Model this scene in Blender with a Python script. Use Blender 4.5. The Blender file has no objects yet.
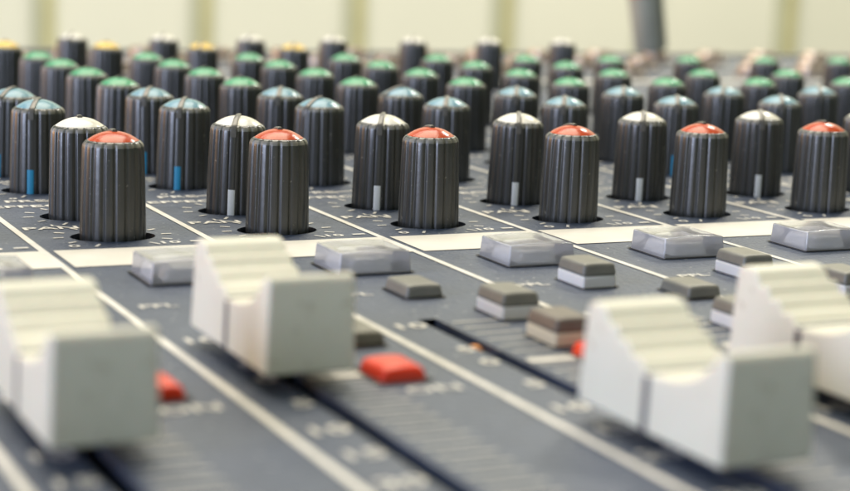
import bpy, bmesh, math, random
from mathutils import Vector, Matrix, Euler
random.seed(7)
S = 0.0285            # one channel strip is 28.5 mm wide; everything below is written in strip widths
scene = bpy.context.scene
COL = scene.collection

# ------------------------------------------------------------------ materials
def mat(name, base, rough=.5, metal=0, spec=.5, **kw):
    m = bpy.data.materials.new(name); m.use_nodes = True
    b = m.node_tree.nodes['Principled BSDF']
    b.inputs['Base Color'].default_value = (*base, 1)
    b.inputs['Roughness'].default_value = rough
    b.inputs['Metallic'].default_value = metal
    b.inputs['Specular IOR Level'].default_value = spec
    for k, v in kw.items():
        b.inputs[k.replace('_', ' ')].default_value = v
    return m

def vary(m, c0, c1, scale, detail=3, bump=0.0, bump_scale=None, rough=None, lo=.35, hi=.65):
    """noise driven colour, roughness and bump in object space"""
    nt = m.node_tree; N = nt.nodes; L = nt.links; b = N['Principled BSDF']
    tc = N.new('ShaderNodeTexCoord')
    no = N.new('ShaderNodeTexNoise'); no.inputs['Scale'].default_value = scale / S; no.inputs['Detail'].default_value = detail
    L.new(tc.outputs['Object'], no.inputs['Vector'])
    cr = N.new('ShaderNodeValToRGB'); cr.color_ramp.elements[0].position = lo; cr.color_ramp.elements[1].position = hi
    cr.color_ramp.elements[0].color = (*c0, 1); cr.color_ramp.elements[1].color = (*c1, 1)
    L.new(no.outputs['Fac'], cr.inputs['Fac']); L.new(cr.outputs['Color'], b.inputs['Base Color'])
    if rough:
        mr = N.new('ShaderNodeMapRange'); mr.inputs['To Min'].default_value = rough[0]; mr.inputs['To Max'].default_value = rough[1]
        L.new(no.outputs['Fac'], mr.inputs['Value']); L.new(mr.outputs['Result'], b.inputs['Roughness'])
    if bump:
        n2 = N.new('ShaderNodeTexNoise'); n2.inputs['Scale'].default_value = (bump_scale or scale * 8) / S; n2.inputs['Detail'].default_value = 2
        L.new(tc.outputs['Object'], n2.inputs['Vector'])
        bp = N.new('ShaderNodeBump'); bp.inputs['Strength'].default_value = bump; bp.inputs['Distance'].default_value = .02 * S
        L.new(n2.outputs['Fac'], bp.inputs['Height']); L.new(bp.outputs['Normal'], b.inputs['Normal'])
    return m

M = {}
M['panel'] = vary(mat('panel_paint', (.07, .08, .1), .5), (.050, .067, .113), (.072, .092, .143), 9, 6, .5, 30, (.42, .56), .3, .7)
def specks(m, scale, lo, hi, col):
    nt = m.node_tree; N = nt.nodes; L = nt.links; b = N['Principled BSDF']
    src = b.inputs['Base Color'].links[0].from_socket
    tc = N.new('ShaderNodeTexCoord'); no = N.new('ShaderNodeTexNoise'); no.inputs['Scale'].default_value = scale / S; no.inputs['Detail'].default_value = 1
    L.new(tc.outputs['Object'], no.inputs['Vector'])
    cr = N.new('ShaderNodeValToRGB'); cr.color_ramp.elements[0].position = lo; cr.color_ramp.elements[1].position = hi
    L.new(no.outputs['Fac'], cr.inputs['Fac'])
    mx = N.new('ShaderNodeMix'); mx.data_type = 'RGBA'; mx.inputs['B'].default_value = (*col, 1)
    L.new(cr.outputs['Color'], mx.inputs['Factor']); L.new(src, mx.inputs['A']); L.new(mx.outputs['Result'], b.inputs['Base Color'])
specks(M['panel'], 26, .70, .78, (.36, .37, .38))
M['print'] = vary(mat('silkscreen_ink', (.6, .57, .54), .55), (.62, .6, .57), (.76, .73, .7), 7, 4, lo=.3, hi=.6)
M['tick'] = vary(mat('tick_ink', (.36, .36, .35), .55), (.42, .42, .41), (.54, .53, .51), 7, 4)
M['band'] = vary(mat('band_ink', (.7, .66, .6), .5), (.70, .665, .61), (.76, .72, .67), 4, 4, .1)
M['dark'] = mat('dark_recess', (.006, .006, .007), .7)
M['knob'] = vary(mat('knob_rubber', (.03, .03, .028), .3, spec=.5, IOR=1.68), (.040, .041, .040), (.048, .049, .046), 2, 3, .04, 22, (.25, .32))
M['rim_glint'] = vary(mat('knob_rim_glint', (.3, .27, .23), .4), (.15, .145, .13), (.26, .25, .225), 10, 3)  # specular beads on the knob shoulder, put in as a lighter colour
def capmat(n, c, r=.2):
    d = tuple(v * .86 for v in c)
    m = vary(mat(n, c, r), d, c, 6, 3, .1, 20, (r * .8, r * 1.3)); m.node_tree.nodes['Principled BSDF'].inputs['Specular IOR Level'].default_value = .3
    return m
M['red'] = capmat('cap_red', (.56, .068, .014))
M['white'] = capmat('cap_white', (.82, .79, .72))
M['blue'] = capmat('cap_blue', (.19, .37, .46))
M['green'] = capmat('cap_green', (.05, .37, .17))
M['yellow'] = capmat('cap_yellow', (.85, .55, .05))
M['bluebar'] = mat('pointer_blue', (.02, .27, .46), .5)
M['whitebar'] = mat('pointer_white', (.86, .86, .82), .5)
M['ridge'] = mat('cap_ridge_plastic', (.12, .11, .095), .35)
M['fader'] = vary(mat('fader_plastic', (.76, .74, .69), .42, Subsurface_Weight=.12, Subsurface_Scale=.05 * S), (.76, .735, .62), (.80, .78, .665), 2, 4, .12, 14, (.36, .5))
M['line'] = mat('fader_line_ink', (.10, .09, .11), .5)
M['btop'] = vary(mat('button_grey', (.2, .19, .165), .42), (.17, .165, .145), (.215, .205, .18), 5, 3, .1, 20)
M['bbase'] = mat('button_white', (.8, .78, .77), .4, Subsurface_Weight=.1, Subsurface_Scale=.03 * S)
M['bbase_warm'] = mat('button_white_warm_reflection', (.76, .69, .54), .4)  # white base with a warm reflection mixed into its colour
M['btop_warm'] = vary(mat('button_grey_warm_reflection', (.15, .12, .1), .42), (.14, .115, .1), (.18, .15, .13), 5, 3)  # grey top with orange reflected light put into its colour
M['redbtn'] = mat('button_red', (.80, .045, .012), .26, spec=.35, Subsurface_Weight=.15, Subsurface_Scale=.03 * S)
M['clear'] = mat('button_clear', (.90, .89, .95), .18, Transmission_Weight=.68, IOR=1.46, Coat_Weight=.3)
M['lens'] = mat('button_lens', (.78, .79, .8), .2, Coat_Weight=.6)
M['metal'] = mat('socket_nickel', (.60, .50, .43), .3, 1)
M['copper'] = mat('slot_contact', (.75, .28, .04), .4, .3)
M['socket'] = vary(mat('socket_plastic', (.3, .25, .21), .4), (.30, .25, .215), (.42, .36, .32), 2, 2)
M['plug'] = vary(mat('plug_shell', (.2, .21, .17), .45), (.31, .32, .27), (.36, .37, .31), 3, 2)
M['case'] = vary(mat('case_paint', (.05, .055, .07), .5), (.045, .05, .06), (.07, .075, .09), 3, 3, .2)
M['wall'] = vary(mat('wall_paint', (.7, .7, .58), .65), (.68, .685, .57), (.73, .73, .61), .05, 4, .05, 3)
M['strip'] = vary(mat('strip_olive', (.47, .44, .13), .5), (.46, .44, .24), (.52, .50, .27), .3, 3)
M['strip2'] = vary(mat('strip_grey_green', (.36, .38, .25), .5), (.44, .46, .33), (.50, .51, .37), .3, 3)
M['floor'] = vary(mat('floor_lino', (.3, .28, .24), .5), (.27, .25, .22), (.33, .31, .27), .1, 5)
M['table'] = vary(mat('table_wood', (.35, .22, .12), .45), (.28, .17, .09), (.4, .26, .15), .3, 5)

specks(M['knob'], 30, .73, .80, (.22, .21, .19))
specks(M['fader'], 14, .70, .82, (.60, .56, .45))

# ------------------------------------------------------------------ helpers
def link_mesh(name, bm, m, parent=None, smooth=True, loc=(0, 0, 0), angle=35):
    me = bpy.data.meshes.new(name)
    for v in bm.verts: v.co *= S
    bmesh.ops.recalc_face_normals(bm, faces=bm.faces[:])
    bm.to_mesh(me); bm.free()
    mats = m if isinstance(m, (list, tuple)) else [m]
    for x in mats: me.materials.append(x)
    if smooth:
        for p in me.polygons: p.use_smooth = True
        me.set_sharp_from_angle(angle=math.radians(angle))
    o = bpy.data.objects.new(name, me); COL.objects.link(o)
    o.location = Vector(loc) * S
    if parent: o.parent = parent
    return o

def empty(name, loc=(0, 0, 0)):
    o = bpy.data.objects.new(name, None); COL.objects.link(o); o.location = Vector(loc) * S
    o.empty_display_size = .02
    return o

def box(bm, x0, x1, y0, y1, z0, z1, mi=0):
    vs = [bm.verts.new(c) for c in ((x0,y0,z0),(x1,y0,z0),(x1,y1,z0),(x0,y1,z0),(x0,y0,z1),(x1,y0,z1),(x1,y1,z1),(x0,y1,z1))]
    for f in ((0,3,2,1),(4,5,6,7),(0,1,5,4),(1,2,6,5),(2,3,7,6),(3,0,4,7)):
        bm.faces.new([vs[i] for i in f]).material_index = mi

def quad(bm, pts, z, mi=0):
    bm.faces.new([bm.verts.new((x, y, z)) for x, y in pts]).material_index = mi
def rect(bm, x0, x1, y0, y1, z, mi=0): quad(bm, ((x0,y0),(x1,y0),(x1,y1),(x0,y1)), z, mi)

def lathe(bm, prof, n=32, c=(0, 0), cap_top=True, rf=None, mi=0):
    rings = []
    for r, z in prof:
        rings.append([bm.verts.new((c[0] + (r if rf is None else rf(r, 2*math.pi*i/n, z)) * math.cos(2*math.pi*i/n),
                                    c[1] + (r if rf is None else rf(r, 2*math.pi*i/n, z)) * math.sin(2*math.pi*i/n), z)) for i in range(n)])
    for a, b in zip(rings, rings[1:]):
        for i in range(n):
            bm.faces.new((a[i], a[(i+1) % n], b[(i+1) % n], b[i])).material_index = mi
    if cap_top: bm.faces.new(rings[-1]).material_index = mi
    return rings

def bevel(o, w, seg=3, ang=30):
    md = o.modifiers.new('bevel', 'BEVEL'); md.width = w * S; md.segments = seg
    md.limit_method = 'ANGLE'; md.angle_limit = math.radians(ang)
    return o

def copy_tree(o, parent=None):
    c = o.copy(); COL.objects.link(c)
    if parent: c.parent = parent
    for ch in list(o.children): copy_tree(ch, c)
    return c

# ------------------------------------------------------------------ layout of the control surface
K0, K1 = -3, 19                         # strips
YF, YB = -9.2, 13.3                     # front and back edge of the panel
CX = .494
ROWS = {                                # row: y, first, last strip, knob kind
    'red':   (-.887, -1, 6),
    'white': (-.151, 0, 6),
    'blue_b': (.937, 0, 7),
    'blue_a': (1.723, 0, 8),
    'green_d': (2.583, 1, 9),
    'green_c': (3.486, 1, 9),
    'green_b': (4.373, 1, 6),
    'green_a': (5.206, 1, 10),
    'yellow': (6.6, 1, 4),
    'gain':  (7.93, 1, 8),
}
HOLE = .245
SLOT = (.302 - .046, .302 + .046, -8.3, -3.36)

console = empty('mixing_console', (4, 0, 0))
console['label'] = 'dark blue grey mixing console covered in fluted knobs, cream sliders and small push buttons'
console['category'] = 'mixing console'
OFF = Vector((4, 0, 0))
def part(name, bm, m, smooth=True, loc=(0, 0, 0), parent=None, **k):
    return link_mesh(name, bm, m, parent or console, smooth, Vector(loc) - (OFF if parent is None else Vector((0, 0, 0))), **k)

def ring_cell(bm, x0, x1, y0, y1, cx, cy, r):
    cor = [math.atan2(y - cy, x - cx) % (2*math.pi) for x in (x0, x1) for y in (y0, y1)]
    A = sorted(set([2*math.pi*i/36 for i in range(36)] + cor))
    outer, inner, low = [], [], []
    for a in A:
        ca, sa = math.cos(a), math.sin(a)
        t = min([((x1 if ca > 0 else x0) - cx) / ca if abs(ca) > 1e-9 else 1e9, ((y1 if sa > 0 else y0) - cy) / sa if abs(sa) > 1e-9 else 1e9])
        outer.append(bm.verts.new((cx + ca*t, cy + sa*t, 0))); inner.append(bm.verts.new((cx + ca*r, cy + sa*r*.74, 0)))
        low.append(bm.verts.new((cx + ca*r, cy + sa*r*.74, -.05)))
    n = len(A)
    for i in range(n):
        j = (i+1) % n
        bm.faces.new((outer[i], outer[j], inner[j], inner[i]))
        bm.faces.new((inner[i], inner[j], low[j], low[i]))

bm = bmesh.new()
for k in range(K0, K1):
    cells = []
    for n, (y, a, b) in ROWS.items():
        if a <= k <= b: cells.append((y - .355, y + .355, 'hole', y))
    cells.append((SLOT[2], SLOT[3], 'slot', 0))
    cells.sort(); y = YF
    for c in cells:
        if c[0] > y + 1e-6: rect(bm, k, k+1, y, c[0], 0)
        if c[2] == 'hole': ring_cell(bm, k, k+1, c[0], c[1], k + CX, c[3], HOLE)
        else:
            x0, x1 = k + SLOT[0], k + SLOT[1]
            rect(bm, k, x0, c[0], c[1], 0); rect(bm, x1, k+1, c[0], c[1], 0)
            for xx in (x0, x1):
                bm.faces.new([bm.verts.new(p) for p in ((xx,c[0],0),(xx,c[1],0),(xx,c[1],-.06),(xx,c[0],-.06))])
        y = c[1]
    rect(bm, k, k+1, y, YB, 0)
bmesh.ops.remove_doubles(bm, verts=bm.verts[:], dist=1e-5)
panel = part('top_panel', bm, M['panel'], smooth=False)

bm = bmesh.new(); box(bm, K0, K1, YF, YB, -.4, -.3)
part('under_plate', bm, M['dark'], smooth=False)
bm = bmesh.new()
prof = [(-9.9, -.5), (-9.9, -.12), (-9.75, .06), (-9.25, .06), (-9.2, .0), (-9.2, -.42), (13.3, -.42), (13.3, .03), (13.45, .05), (13.9, -.1), (13.9, -2.6), (-9.6, -1.2)]
a = [bm.verts.new((K0 - .001, y, z)) for y, z in prof]; b = [bm.verts.new((K1 + .001, y, z)) for y, z in prof]
bm.faces.new(a); bm.faces.new(b)
for i in range(len(prof)):
    j = (i+1) % len(prof); bm.faces.new((a[i], a[j], b[j], b[i]))
part('case_body', bm, M['case'], smooth=False)
for x0, x1 in ((K0 - .6, K0 - .005), (K1 + .005, K1 + .6)):
    bm = bmesh.new()
    sp = [(-10.1, -1.3), (-10.1, -.1), (-9.7, .2), (14.1, .2), (14.1, -2.65)]
    a = [bm.verts.new((x0, y, z)) for y, z in sp]; b = [bm.verts.new((x1, y, z)) for y, z in sp]
    bm.faces.new(a); bm.faces.new(b)
    for i in range(5): j = (i+1) % 5; bm.faces.new((a[i], a[j], b[j], b[i]))
    bevel(part('side_cheek', bm, M['case']), .05)

# ------------------------------------------------------------------ printed legend (one sheet of ink on the panel)
ink = bmesh.new(); ZI = .004
_text = {}
def text(s, x, y, size, align='LEFT'):
    """lettering as flat ink; size is the capital height"""
    if s not in _text:
        cu = bpy.data.curves.new('t', 'FONT'); cu.body = s; cu.size = 1; cu.resolution_u = 2; cu.offset = .02
        o = bpy.data.objects.new('t', cu); COL.objects.link(o)
        dg = bpy.context.evaluated_depsgraph_get(); dg.update()
        me = bpy.data.meshes.new_from_object(o.evaluated_get(dg))
        _text[s] = ([v.co.copy() for v in me.vertices], [list(p.vertices) for p in me.polygons])
        bpy.data.objects.remove(o); bpy.data.curves.remove(cu); bpy.data.meshes.remove(me)
    vs, fs = _text[s]; k = size / .69
    w = (min(v.x for v in vs), max(v.x for v in vs))
    dx = {'LEFT': -w[0], 'CENTER': -(w[0]+w[1])/2, 'RIGHT': -w[1]}[align]
    nv = [ink.verts.new((x + (v.x + dx)*k*1.25, y + v.y*k*.88, ZI)) for v in vs]
    for f in fs:
        try: ink.faces.new([nv[i] for i in f])
        except ValueError: pass

def bar(x0, y0, x1, y1, w):
    d = Vector((x1-x0, y1-y0)).normalized(); n = Vector((-d.y, d.x)) * w/2
    quad(ink, ((x0-n.x, y0-n.y), (x1-n.x, y1-n.y), (x1+n.x, y1+n.y), (x0+n.x, y0+n.y)), ZI)

BAND = (-1.755, -1.273)
for k in range(K0, K1):
    rect(ink, k - .02, k + .02, YF + .1, YB - .2, ZI)
    rect(ink, k + .055, k + .98, BAND[0], BAND[1], ZI, 1)
    for n, (y, a, b) in ROWS.items():
        if not a <= k <= b: continue
        for i in range(11):
            t = math.radians(240 - 30*i)
            r0, r1 = .285, (.365 if i in (0, 5, 10) else .345)
            bar(k + CX + r0*math.cos(t), y + r0*math.sin(t), k + CX + r1*math.cos(t), y + r1*math.sin(t), .018)
    text('-∞' if False else '0', k + .17, -1.19, .075); text('10', k + .70, -1.19, .075)
    quad(ink, ((k + .86, -1.19), (k + .95, -1.19), (k + .905, -1.11)), ZI) if False else bar(k + .87, -1.15, k + .95, -1.15, .03)
    text('PAN', k + .055, -.60, .095); text('L', k + .235, -.5, .06); text('R', k + .70, -.5, .06)
    text('EFFECT', k + .04, .21, .095); text('PRE', k + .17, .42, .095); bar(k + .36, .44, k + .60, .50, .02)
    text('0', k + .22, .55, .06); text('10', k + .70, .55, .06)
    text('AUX', k + .06, 1.27, .09); text('0', k + .22, 1.36, .06); text('10', k + .70, 1.36, .06)
    for y, s in ((2.583, 'LOW'), (3.486, 'MID'), (4.373, 'FREQ'), (5.206, 'HIGH'), (7.93, 'GAIN')):
        text(s, k + .06, y - .5, .09); text('-15', k + .16, y - .34, .055); text('+15', k + .70, y - .34, .055)
    if 1 <= k <= 4: text('COMP', k + .06, 6.1, .09)
    rect(ink, k + .06, k + .94, 8.75, 9.05, ZI, 1)
    text('LINE', k + .3, 10.15, .12); text('MIC', k + .3, 11.6, .12); text('INSERT', k + .2, 12.98, .1)
    text('PFL', k + .10, -2.80, .07)
    text('1-2', k + .30, -3.03, .06) if False else None
    text('ON', k + .66, -4.56, .085)
    # fader scale
    for y, s in ((-3.53, '10'), (-4.01, '5'), (-4.24, '0'), (-4.62, '5'), (-4.98, '10'), (-5.29, '15'), (-5.62, '20'), (-6.1, '30'), (-6.7, '40'), (-7.4, '60'), (-8.1, '∞')):
        text(s, k + .242, y, .10, 'RIGHT')
    y = -3.47; i = 0
    while y > -8.2:
        rect(ink, k + .385, k + .62, y - .010, y + .010, ZI, 2); y -= .118; i += 1
    rect(ink, k + .365, k + .64, -4.26, -4.205, ZI)
legend = link_mesh('printed_legend', ink, [M['print'], M['band'], M['tick']], panel, smooth=False)
legend.location = (0, 0, 0)

# ------------------------------------------------------------------ knobs
NF = 17
def flute(r, a, z):
    u = (a * NF / (2*math.pi)) % 1.0
    t = min(1, min(u, 1 - u) / .25)                  # broad ribs, narrow soft grooves
    g = .86 * t * t * (3 - 2*t) + .14 * math.sin(math.pi * u)
    d = .072 if z < .53 else .072 * max(.3, (.575 - z) / .045)
    return r * (1 - d * (1 - g))

def make_knob(cap_m, bar_m, ridge_full):
    bm = bmesh.new()
    pr = [(.172, -.05), (.188, -.02), (.1885, .03), (.186, .15), (.182, .3), (.178, .44), (.1752, .508), (.1735, .522), (.1695, .534), (.162, .544), (.154, .551), (.145, .554)]
    lathe(bm, pr, NF*14, rf=flute)
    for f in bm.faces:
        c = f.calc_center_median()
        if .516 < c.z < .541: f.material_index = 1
    kn = link_mesh('control_knob', bm, [M['knob'], M['rim_glint']], None, True, angle=60)
    # domed coloured cap
    bm = bmesh.new(); pr = []
    for i in range(9):
        t = i/8; a = t * math.radians(90)
        pr.append((.157 * math.cos(a) if i < 8 else .004, .548 + .058 * math.sin(a) ** .9 if i else .546))
    pr = [(.144, .545), (.144, .555)] + [(.144 * (1 - t) ** .9 if t < 1 else .004, .555 + .050 * (1 - (1 - t) ** 2.0)) for t in [j/12 for j in range(1, 13)]]
    lathe(bm, pr, 48)
    link_mesh('cap', bm, cap_m, kn)
    # raised pointer rib over the cap, pointing to +y (twelve o'clock) in the knob's own frame
    bm = bmesh.new(); w = .0145
    ys = [-.03, -.022, 0, .03, .06, .09, .115, .135, .150, .162, .172, .181]
    def top(y):
        t = 1 - abs(y) / .144
        return (.555 + .050 * (1 - (1 - max(0, t)) ** 2.0)) if t > 0 else .555 - (abs(y) - .144) ** 2 * 26
    prev = None
    for i, y in enumerate(ys):
        h = top(y) + (.013 if 0 < i else .0)
        if i == len(ys) - 1: h -= .012
        ww = w * (1 + .25 * max(0, y) / .18)
        ring = [bm.verts.new(c) for c in ((-ww, y, h - .035), (-ww, y, h - .004), (-ww*.5, y, h), (ww*.5, y, h), (ww, y, h - .004), (ww, y, h - .035))]
        if prev:
            for q in range(6): bm.faces.new((prev[q], prev[(q+1) % 6], ring[(q+1) % 6], ring[q]))
        else: bm.faces.new(ring)
        prev = ring
    bm.faces.new(prev)
    link_mesh('pointer_rib', bm, M['ridge'], kn)
    # flat face down the side with the coloured bar at its foot
    bm = bmesh.new()
    def slab(z0, z1, mi, off):
        pts = []
        for z in (z0, z1):
            r = .1885 - .014 * z / .525 + off
            for x, d in ((-.022, -.008), (-.022, r - .004), (-.016, r), (.016, r), (.022, r - .004)):
                pts.append(bm.verts.new((x, d if d > 0 else r - .03, z)))
        for q in range(5):
            bm.faces.new((pts[q], pts[(q+1) % 5], pts[(q+1) % 5 + 5], pts[q + 5])).material_index = mi
        bm.faces.new(pts[:5]).material_index = mi; bm.faces.new(pts[5:]).material_index = mi
    slab(-.02, .532, 0, .003)
    link_mesh('side_rib', bm, M['knob'], kn)
    if bar_m:
        bm = bmesh.new(); slab(-.018, .158, 0, .006)
        link_mesh('pointer_bar', bm, bar_m, kn)
    return kn

proto = {
    'red': (make_knob(M['red'], None, 0), 'fluted black knob with a red domed cap', 'red capped knobs'),
    'white': (make_knob(M['white'], M['whitebar'], 1), 'fluted black knob with a white cap and white pointer bar', 'white capped knobs'),
    'blue': (make_knob(M['blue'], M['bluebar'], 1), 'fluted black knob with a pale blue cap and blue pointer bar', 'blue capped knobs'),
    'green': (make_knob(M['green'], None, 0), 'fluted black knob with a green domed cap', 'green capped knobs'),
    'yellow': (make_knob(M['yellow'], None, 0), 'fluted black knob with a yellow cap', 'yellow capped knobs'),
    'gain': (make_knob(M['white'], None, 1), 'tall dark knob with a white cap split by its pointer', 'white capped knobs at the back'),
}
used = set()
# pointer direction in degrees clockwise from twelve o'clock
ang = {'red': [2, -3, 4, 0, -5, 3, 0, 2], 'white': [8, 209, 211, 208, 212, 210, 209], 'blue_b': [208, 209, 236, 211, 213, 209, 210, 208],
       'blue_a': [224, 210, 207, 262, 209, 212, 222, 208, 210], 'green_d': [3, -4, 2, 5, -2, 0, 4, 1, 0], 'green_c': [0, 5, -6, 3, 0, 3, -3, 2, 0],
       'green_b': [2, 0, -4, 8, 3, 0], 'green_a': [0, 4, -3, 2, 0, -5, 3, 0, 2, 1], 'yellow': [5, 20, 214, 208], 'gain': [212, 210, 208, 214, 209, 212, 210, 208]}
for n, (y, a, b) in ROWS.items():
    kind = n.split('_')[0]
    src, lab, grp = proto[kind]
    for i, k in enumerate(range(a, b + 1)):
        if kind not in used: o = src; used.add(kind)
        else: o = copy_tree(src)
        o.parent = console
        o.location = (Vector((k + CX, y, 0)) - OFF) * S
        o.rotation_euler = (math.radians(random.uniform(-.7, .7)), math.radians(random.uniform(-.7, .7)), -math.radians(ang[n][i] + random.uniform(-1.5, 1.5)))
        f = {'green_a': .93, 'green_b': .94, 'green_c': .96, 'green_d': .97, 'yellow': .93, 'gain': .92}.get(n, 1)
        o.scale = (f, f, 1)
        o['label'] = lab; o['group'] = grp

# ------------------------------------------------------------------ fader caps
def make_fader():
    prof = [(-.468, .10), (-.462, .44), (-.452, .462), (-.432, .470), (-.41, .464), (-.38, .430), (-.34, .392), (-.29, .360), (-.23, .336), (-.16, .320),
            (-.09, .311), (-.03, .3085), (0, .3075), (.018, .311), (.034, .322), (.058, .342), (.085, .352), (.102, .335), (.114, .340), (.140, .378), (.168, .392), (.186, .372), (.198, .378),
            (.222, .418), (.246, .432), (.264, .408), (.276, .416), (.305, .462), (.335, .474), (.39, .474), (.42, .462), (.434, .43), (.458, .10)]
    prof = [(y, .07 + (z - .1) * 1.043) for y, z in prof]
    bm = bmesh.new(); n = len(prof)
    L = []
    for sx in (-1, 1):
        L.append([bm.verts.new((sx * (.1885 - .009 * (z - .07) / .38), y, z)) for y, z in prof])
    bm.faces.new(L[0]); bm.faces.new(L[1])
    for i in range(n):
        j = (i+1) % n; bm.faces.new((L[0][i], L[0][j], L[1][j], L[1][i]))
    o = link_mesh('fader_cap', bm, M['fader'], None, True, angle=50)
    bevel(o, .023, 4, 60)
    bm = bmesh.new()
    for sx in (-1, 1):
        x0, x1 = sorted((sx * .180, sx * .1895))
        vs = []
        for yy in (-.019, .019):
            for x, z in ((sx*.170, .073), (sx*.1905, .073), (sx*.1866, .272), (sx*.170, .272)): vs.append(bm.verts.new((x, yy, z)))
        for q in range(4): bm.faces.new((vs[q], vs[(q+1) % 4], vs[(q+1) % 4 + 4], vs[q + 4]))
        bm.faces.new(vs[:4]); bm.faces.new(vs[4:])
    box(bm, -.180, .180, -.016, .016, .262, .2905)
    link_mesh('marker_line', bm, M['line'], o, False)
    bm = bmesh.new(); box(bm, -.03, .03, -.18, .18, -.2, .12)
    link_mesh('stem', bm, M['dark'], o, False)
    return o
fc = make_fader(); first = True
flab = {-1: 'cream slider cap nearest the left, partly cropped', 0: 'cream slider cap with flat front beside the red button', 1: 'cream slider cap nearest the camera on the right', 2: 'cream slider cap behind the nearest one at right'}
for k, y in ((-1, -4.63), (0, -3.94), (1, -5.515), (2, -5.06), (3, -5.3), (4, -5.1)):
    o = fc if first else copy_tree(fc); first = False
    o.parent = console; o.location = (Vector((k + .302, y, 0)) - OFF) * S
    if k in flab: o['label'] = flab[k]
    o['group'] = 'cream slider caps'

# ------------------------------------------------------------------ push buttons
def rounded(name, w, d, z0, z1, m, parent, taper=0., bw=.02, dish=0., nx=1, ny=1):
    bm = bmesh.new()
    nx = max(nx, 1)
    low = [bm.verts.new((sx*w/2, sy*d/2, z0)) for sx, sy in ((-1,-1),(1,-1),(1,1),(-1,1))]
    g = [[None]*(ny+1) for _ in range(nx+1)]
    for i in range(nx+1):
        for j in range(ny+1):
            u, v = i/nx*2-1, j/ny*2-1
            g[i][j] = bm.verts.new((u*(w/2-taper), v*(d/2-taper), z1 + dish*(1-u*u)*1.0))
    for i in range(nx):
        for j in range(ny): bm.faces.new((g[i][j], g[i+1][j], g[i+1][j+1], g[i][j+1]))
    bm.faces.new(low)
    bm.faces.new([low[0]] + [g[i][0] for i in range(nx+1)][:] [::1] + [low[1]])
    bm.faces.new([low[1]] + [g[nx][j] for j in range(ny+1)] + [low[2]])
    bm.faces.new([low[2]] + [g[i][ny] for i in range(nx, -1, -1)] + [low[3]])
    bm.faces.new([low[3]] + [g[0][j] for j in range(ny, -1, -1)] + [low[0]])
    o = link_mesh(name, bm, m, parent, True, angle=40)
    bevel(o, bw, 3, 40)
    return o

def gap(w, d, parent):
    bm = bmesh.new(); rect(bm, -w/2 - .014, w/2 + .014, -d/2 - .014, d/2 + .014, .0065)
    return link_mesh('button_recess', bm, M['dark'], parent, False)

def make_button(up, dark=None, base=None):
    W, D = .2, .27
    if up:
        o = rounded('push_button', W, D, -.03, .066, base or M['bbase'], None, 0, .012)
        rounded('button_top', W + .006, D + .006, .063, .128, dark or M['btop'], o, .012, .016, .004, 6)
    else:
        o = rounded('push_button', W, D, -.03, .004, base or M['bbase'], None, 0, .004)
        rounded('button_top', W + .006, D + .006, .002, .067, dark or M['btop'], o, .012, .016, .004, 6)
    gap(W, D, o)
    return o
bup, bdn, bwarm = make_button(True), make_button(False), make_button(True, M['btop_warm'], M['bbase_warm'])
def put(o, src_used, k, x, y, lab, grp):
    if src_used: o = copy_tree(o)
    o.parent = console; o.location = (Vector((k + x, y, 0)) - OFF) * S
    o['label'] = lab; o['group'] = grp
cnt = {'u': 0, 'd': 0, 'b': 0}
LU, LD = 'grey topped push button standing up on its white base', 'grey push button pressed down flat on the panel'
A, B, C_, = (.495, -2.805), (.73, -3.36), (.695, -3.92)
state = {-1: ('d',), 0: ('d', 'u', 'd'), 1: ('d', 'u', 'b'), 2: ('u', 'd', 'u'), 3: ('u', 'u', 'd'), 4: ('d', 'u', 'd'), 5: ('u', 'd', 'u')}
for k, st in state.items():
    for (x, y), s, row in zip((A, B, C_), st, range(3)):
        if s == 'd' and row == 1: x, y = .885, -3.19
        if s == 'd' and row == 2: x, y = .795, -3.67
        src = {'u': bup, 'd': bdn, 'b': bwarm}[s]
        put(src, cnt[s], k, x, y, {'u': LU, 'd': LD, 'b': 'push button standing up, coloured brown and beige for warm reflected light'}[s], 'small push buttons')
        cnt[s] += 1

# red buttons
rb = rounded('red_button', .215, .26, -.02, .058, M['redbtn'], None, .018, .022, .006, 6)
gap(.215, .26, rb)
for i, k in enumerate((-1, 0, 1, 2, 3, 4)): put(rb, i, k, .71 if k != -1 else .705, -4.28, 'glossy red push button beside a slider track', 'red push buttons')

# clear buttons: frosted clear hood over a pale lens
def make_clear():
    W, D, H = .42, .36, .125
    bm = bmesh.new(); nx = 12
    def sec(sy, inset, zoff):
        out = []
        y = sy * (D/2 - inset)
        return y
    low = {}
    topv = {}
    rows = [(-1, 0), (-.86, 1), (-.4, 1), (0, 1), (.4, 1), (.86, 1), (1, 0)]
    G = []
    for i in range(nx+1):
        u = i/nx*2 - 1
        x = u * (W/2 - .012)
        col = []
        for v, inn in rows:
            z = H - .006 + .010*(1 - u*u) - (.016 * (1 - v*v) if inn and abs(u) < .93 else 0)
            col.append(bm.verts.new((x, v*(D/2 - .008), z)))
        G.append(col)
    m = len(rows)
    for i in range(nx):
        for j in range(m-1): bm.faces.new((G[i][j], G[i+1][j], G[i+1][j+1], G[i][j+1]))
    lo = [bm.verts.new((sx*W/2, sy*D/2, -.02)) for sx, sy in ((-1,-1),(1,-1),(1,1),(-1,1))]
    bm.faces.new(lo)
    bm.faces.new([lo[0]] + [G[i][0] for i in range(nx+1)] + [lo[1]])
    bm.faces.new([lo[1]] + G[nx] + [lo[2]])
    bm.faces.new([lo[2]] + [G[i][-1] for i in range(nx, -1, -1)] + [lo[3]])
    bm.faces.new([lo[3]] + G[0][::-1] + [lo[0]])
    o = link_mesh('clear_button', bm, M['clear'], None, True, angle=40)
    bevel(o, .008, 2, 40)
    rounded('lens', W*.62, D*.62, -.018, H*.62, M['lens'], o, .03, .02)
    gap(W, D, o)
    return o
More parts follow.
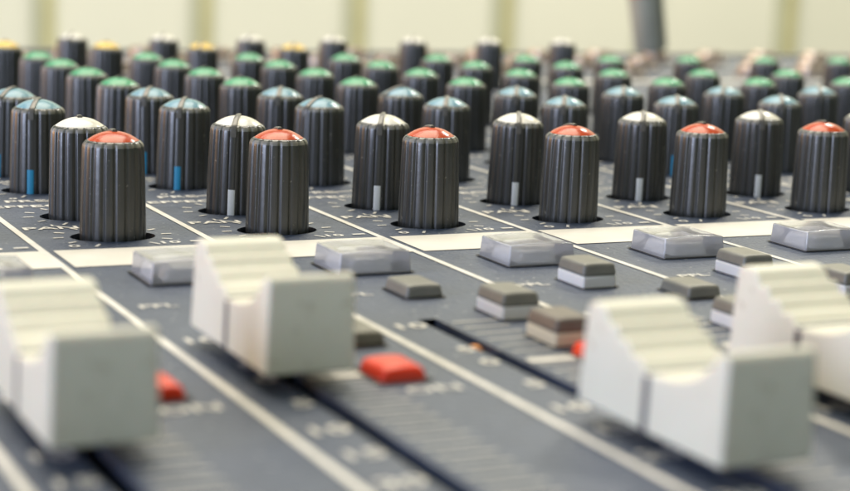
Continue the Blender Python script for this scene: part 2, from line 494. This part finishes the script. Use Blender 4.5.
cb = make_clear()
for i, k in enumerate(range(-1, 7)): put(cb, i, k, .508 if k else .50, -2.13, 'frosted clear push button with a shiny dished top', 'clear push buttons')

# small orange contact glimpsed in a slider track
bm = bmesh.new(); lathe(bm, [(.016, -.08), (.034, -.06), (.036, -.03), (.02, -.012)], 12)
part('track_contact', bm, M['copper'], loc=(1.302, -3.86, 0))['label'] = 'orange contact seen inside a slider track'

# ------------------------------------------------------------------ sockets at the back
def make_jack():
    bm = bmesh.new(); lathe(bm, [(.25, .0), (.25, .05), (.22, .07), (.17, .07), (.17, .02)], 28, cap_top=False)
    o = link_mesh('jack_socket', bm, M['socket'], None)
    bm = bmesh.new(); lathe(bm, [(.19, .06), (.19, .16), (.17, .185), (.11, .185), (.105, .05)], 6 * 4, cap_top=False)
    link_mesh('socket_nut', bm, M['metal'], o)
    bm = bmesh.new(); lathe(bm, [(.106, .04), (.106, .05)], 20); link_mesh('socket_hole', bm, M['dark'], o)
    return o
jk = make_jack(); i = 0
for y in (9.55, 10.8, 12.0):
    for k in range(2, 17):
        if y < 10 and k < 3: continue
        put(jk, i, k, .49, y, 'small round socket with a pinkish metal nut', 'round sockets along the back edge'); i += 1

# ------------------------------------------------------------------ plug standing in a back socket
px, py = 12.40, 12.0
plug = empty('jack_plug', (px, py, .2))
plug['label'] = 'dark grey plug barrel with small red band leaning up from the console back edge'; plug['category'] = 'audio plug'
bm = bmesh.new(); lathe(bm, [(.10, -.18), (.10, .0), (.23, .0), (.25, .04), (.265, .86), (.255, .87), (.25, .93), (.255, .94), (.24, 1.3)], 24)
link_mesh('barrel', bm, M['plug'], plug)
bm = bmesh.new(); lathe(bm, [(.250, .868), (.262, .872), (.262, .925), (.250, .93)], 24, cap_top=False)
link_mesh('red_band', bm, M['redbtn'], plug)
bm = bmesh.new(); lathe(bm, [(.24, 1.28), (.245, 1.3), (.2, 1.7), (.16, 2.2), (.1, 2.3)], 20); link_mesh('strain_relief', bm, M['plug'], plug)
cu = bpy.data.curves.new('cable', 'CURVE'); cu.dimensions = '3D'; cu.bevel_depth = .06 * S; cu.bevel_resolution = 3
sp = cu.splines.new('BEZIER'); pts = [((0, 0, 2.1), (0, 0, .8)), ((4, 0, 3.6), (2, 0, .1)), ((8, 1.5, 1), (.6, .3, -1.5)), ((8.5, 2.6, -14), (0, 0, -2))]
sp.bezier_points.add(len(pts)-1)
for q, (c, h) in zip(sp.bezier_points, pts):
    q.co = Vector(c)*S; q.handle_left = (Vector(c)-Vector(h))*S; q.handle_right = (Vector(c)+Vector(h))*S
tmp = bpy.data.objects.new('tmp', cu); COL.objects.link(tmp)
dg = bpy.context.evaluated_depsgraph_get(); me = bpy.data.meshes.new_from_object(tmp.evaluated_get(dg))
bpy.data.objects.remove(tmp); me.materials.clear(); me.materials.append(M['plug'])
for p in me.polygons: p.use_smooth = True
cab = bpy.data.objects.new('cable', me); COL.objects.link(cab); cab.parent = plug
plug.rotation_euler = (math.radians(0), math.radians(-11), 0)

# ------------------------------------------------------------------ the surroundings
TH = .26
CAM = Vector((-2.183796, -10.508472, 1.753373))
nrm = Vector((math.sin(TH), math.cos(TH), 0)); W0 = CAM + 105 * nrm
def wall_obj(name, bm, m, parent=None):
    o = link_mesh(name, bm, m, parent, False)
    if parent is None:
        o.location = Vector((W0.x, W0.y, 0)) * S; o.rotation_euler = (0, 0, -TH)
    return o
bm = bmesh.new(); box(bm, -130, 170, 0, 3, -28, 60); wall = wall_obj('back_wall', bm, M['wall']); wall['kind'] = 'structure'
u = -2.63 - 9.15 * 9
i = 0
while u < 140:
    bm = bmesh.new(); box(bm, u - .30, u + .32, -.5, .01, -27.9, 59.9); wall_obj('wall_strip', bm, M['strip'], wall)
    bm = bmesh.new(); box(bm, u - .95, u - .31, -.25, .01, -27.9, 59.9); wall_obj('wall_strip_edge', bm, M['strip2'], wall)
    u += 9.15; i += 1
bm = bmesh.new(); box(bm, -220, 260, -200, 220, -29, -28); fl = link_mesh('floor', bm, M['floor'], None, False); fl['kind'] = 'structure'
table = empty('table', (8, 2, -28)); table['label'] = 'plain wooden table under the mixing console'; table['category'] = 'table'
bm = bmesh.new(); box(bm, -16, 16, -13, 14, 24.4, 25.3); bevel(link_mesh('tabletop', bm, M['table'], table), .08)
for sx in (-1, 1):
    for sy in (-1, 1):
        bm = bmesh.new(); cx, cy = sx*14.5, .5 + sy*12; box(bm, cx-.9, cx+.9, cy-.9, cy+.9, 0, 24.4); bevel(link_mesh('leg', bm, M['table'], table), .06)

# ------------------------------------------------------------------ light
w = bpy.data.worlds.new('World'); scene.world = w; w.use_nodes = True
bg = w.node_tree.nodes['Background']; bg.inputs['Color'].default_value = (.84, .97, .70, 1); bg.inputs['Strength'].default_value = .20

def area(name, loc, target, sx, sy, rad, col):
    """rad = radiance wanted of the panel"""
    l = bpy.data.lights.new(name, 'AREA'); l.shape = 'RECTANGLE'; l.size = sx*S; l.size_y = sy*S
    l.energy = rad * math.pi * sx * sy * S * S; l.color = col
    o = bpy.data.objects.new(name, l); COL.objects.link(o); o.location = Vector(loc)*S
    o.rotation_euler = (Vector(target) - Vector(loc)).to_track_quat('-Z', 'Y').to_euler()
    return o
area('ceiling_light', (6, 26, 66), (2, 0, 0), 50, 40, 8.6, (1, .91, .73))
area('window_light', (-74, -16, 12), (2, 0, 2), 36, 58, 10, (.66, .74, 1))
area('brown_reflection_fill', (-44, 46, 0), (4, 0, 0), 46, 30, 4.8, (1, .54, .26))  # unseen lamp added so knob sides reflect brown, in place of woodwork
area('wall_fill', (10, 55, 58), tuple(W0 + Vector((0, 0, -6))), 60, 30, 5.6, (1, .99, .93))  # unseen fill added to brighten the far wall
area('wall_fill_warm', (75, 45, 50), tuple(W0 + Vector((50, -12, -6))), 30, 24, 4.5, (1, .86, .55))  # second added fill, turns the wall warmer towards the right
for dx in (0, 4.2):
    l = bpy.data.lights.new('lamp_bulb', 'POINT'); l.shadow_soft_size = 3.2*S; l.energy = 30; l.color = (1, .96, .86)
    o = bpy.data.objects.new('lamp_bulb', l); COL.objects.link(o); o.location = Vector((62 + dx, 55 - dx, 62))*S

# ------------------------------------------------------------------ camera
F = Vector((.429393797, .886200168, -.173983417)); R = Vector((.902206026, -.429577595, .038566518)); U = Vector((.040561723, .173529111, .984993087))
F.normalize(); R = (R - F*R.dot(F)).normalized(); U = R.cross(F)
cam = bpy.data.cameras.new('camera'); co = bpy.data.objects.new('camera', cam); COL.objects.link(co)
co.matrix_world = Matrix.Translation(CAM*S) @ Matrix((R, U, -F)).transposed().to_4x4()
cam.sensor_width = 36; cam.lens = 1745.18/850*36
cam.clip_start = .01; cam.clip_end = 60
cam.dof.use_dof = True; cam.dof.focus_distance = 10.35*S; cam.dof.aperture_fstop = 21
scene.camera = co
scene.view_settings.view_transform = 'Standard'; scene.view_settings.look = 'None'; scene.view_settings.exposure = .2; scene.view_settings.gamma = 1
scene.render.engine = 'CYCLES'
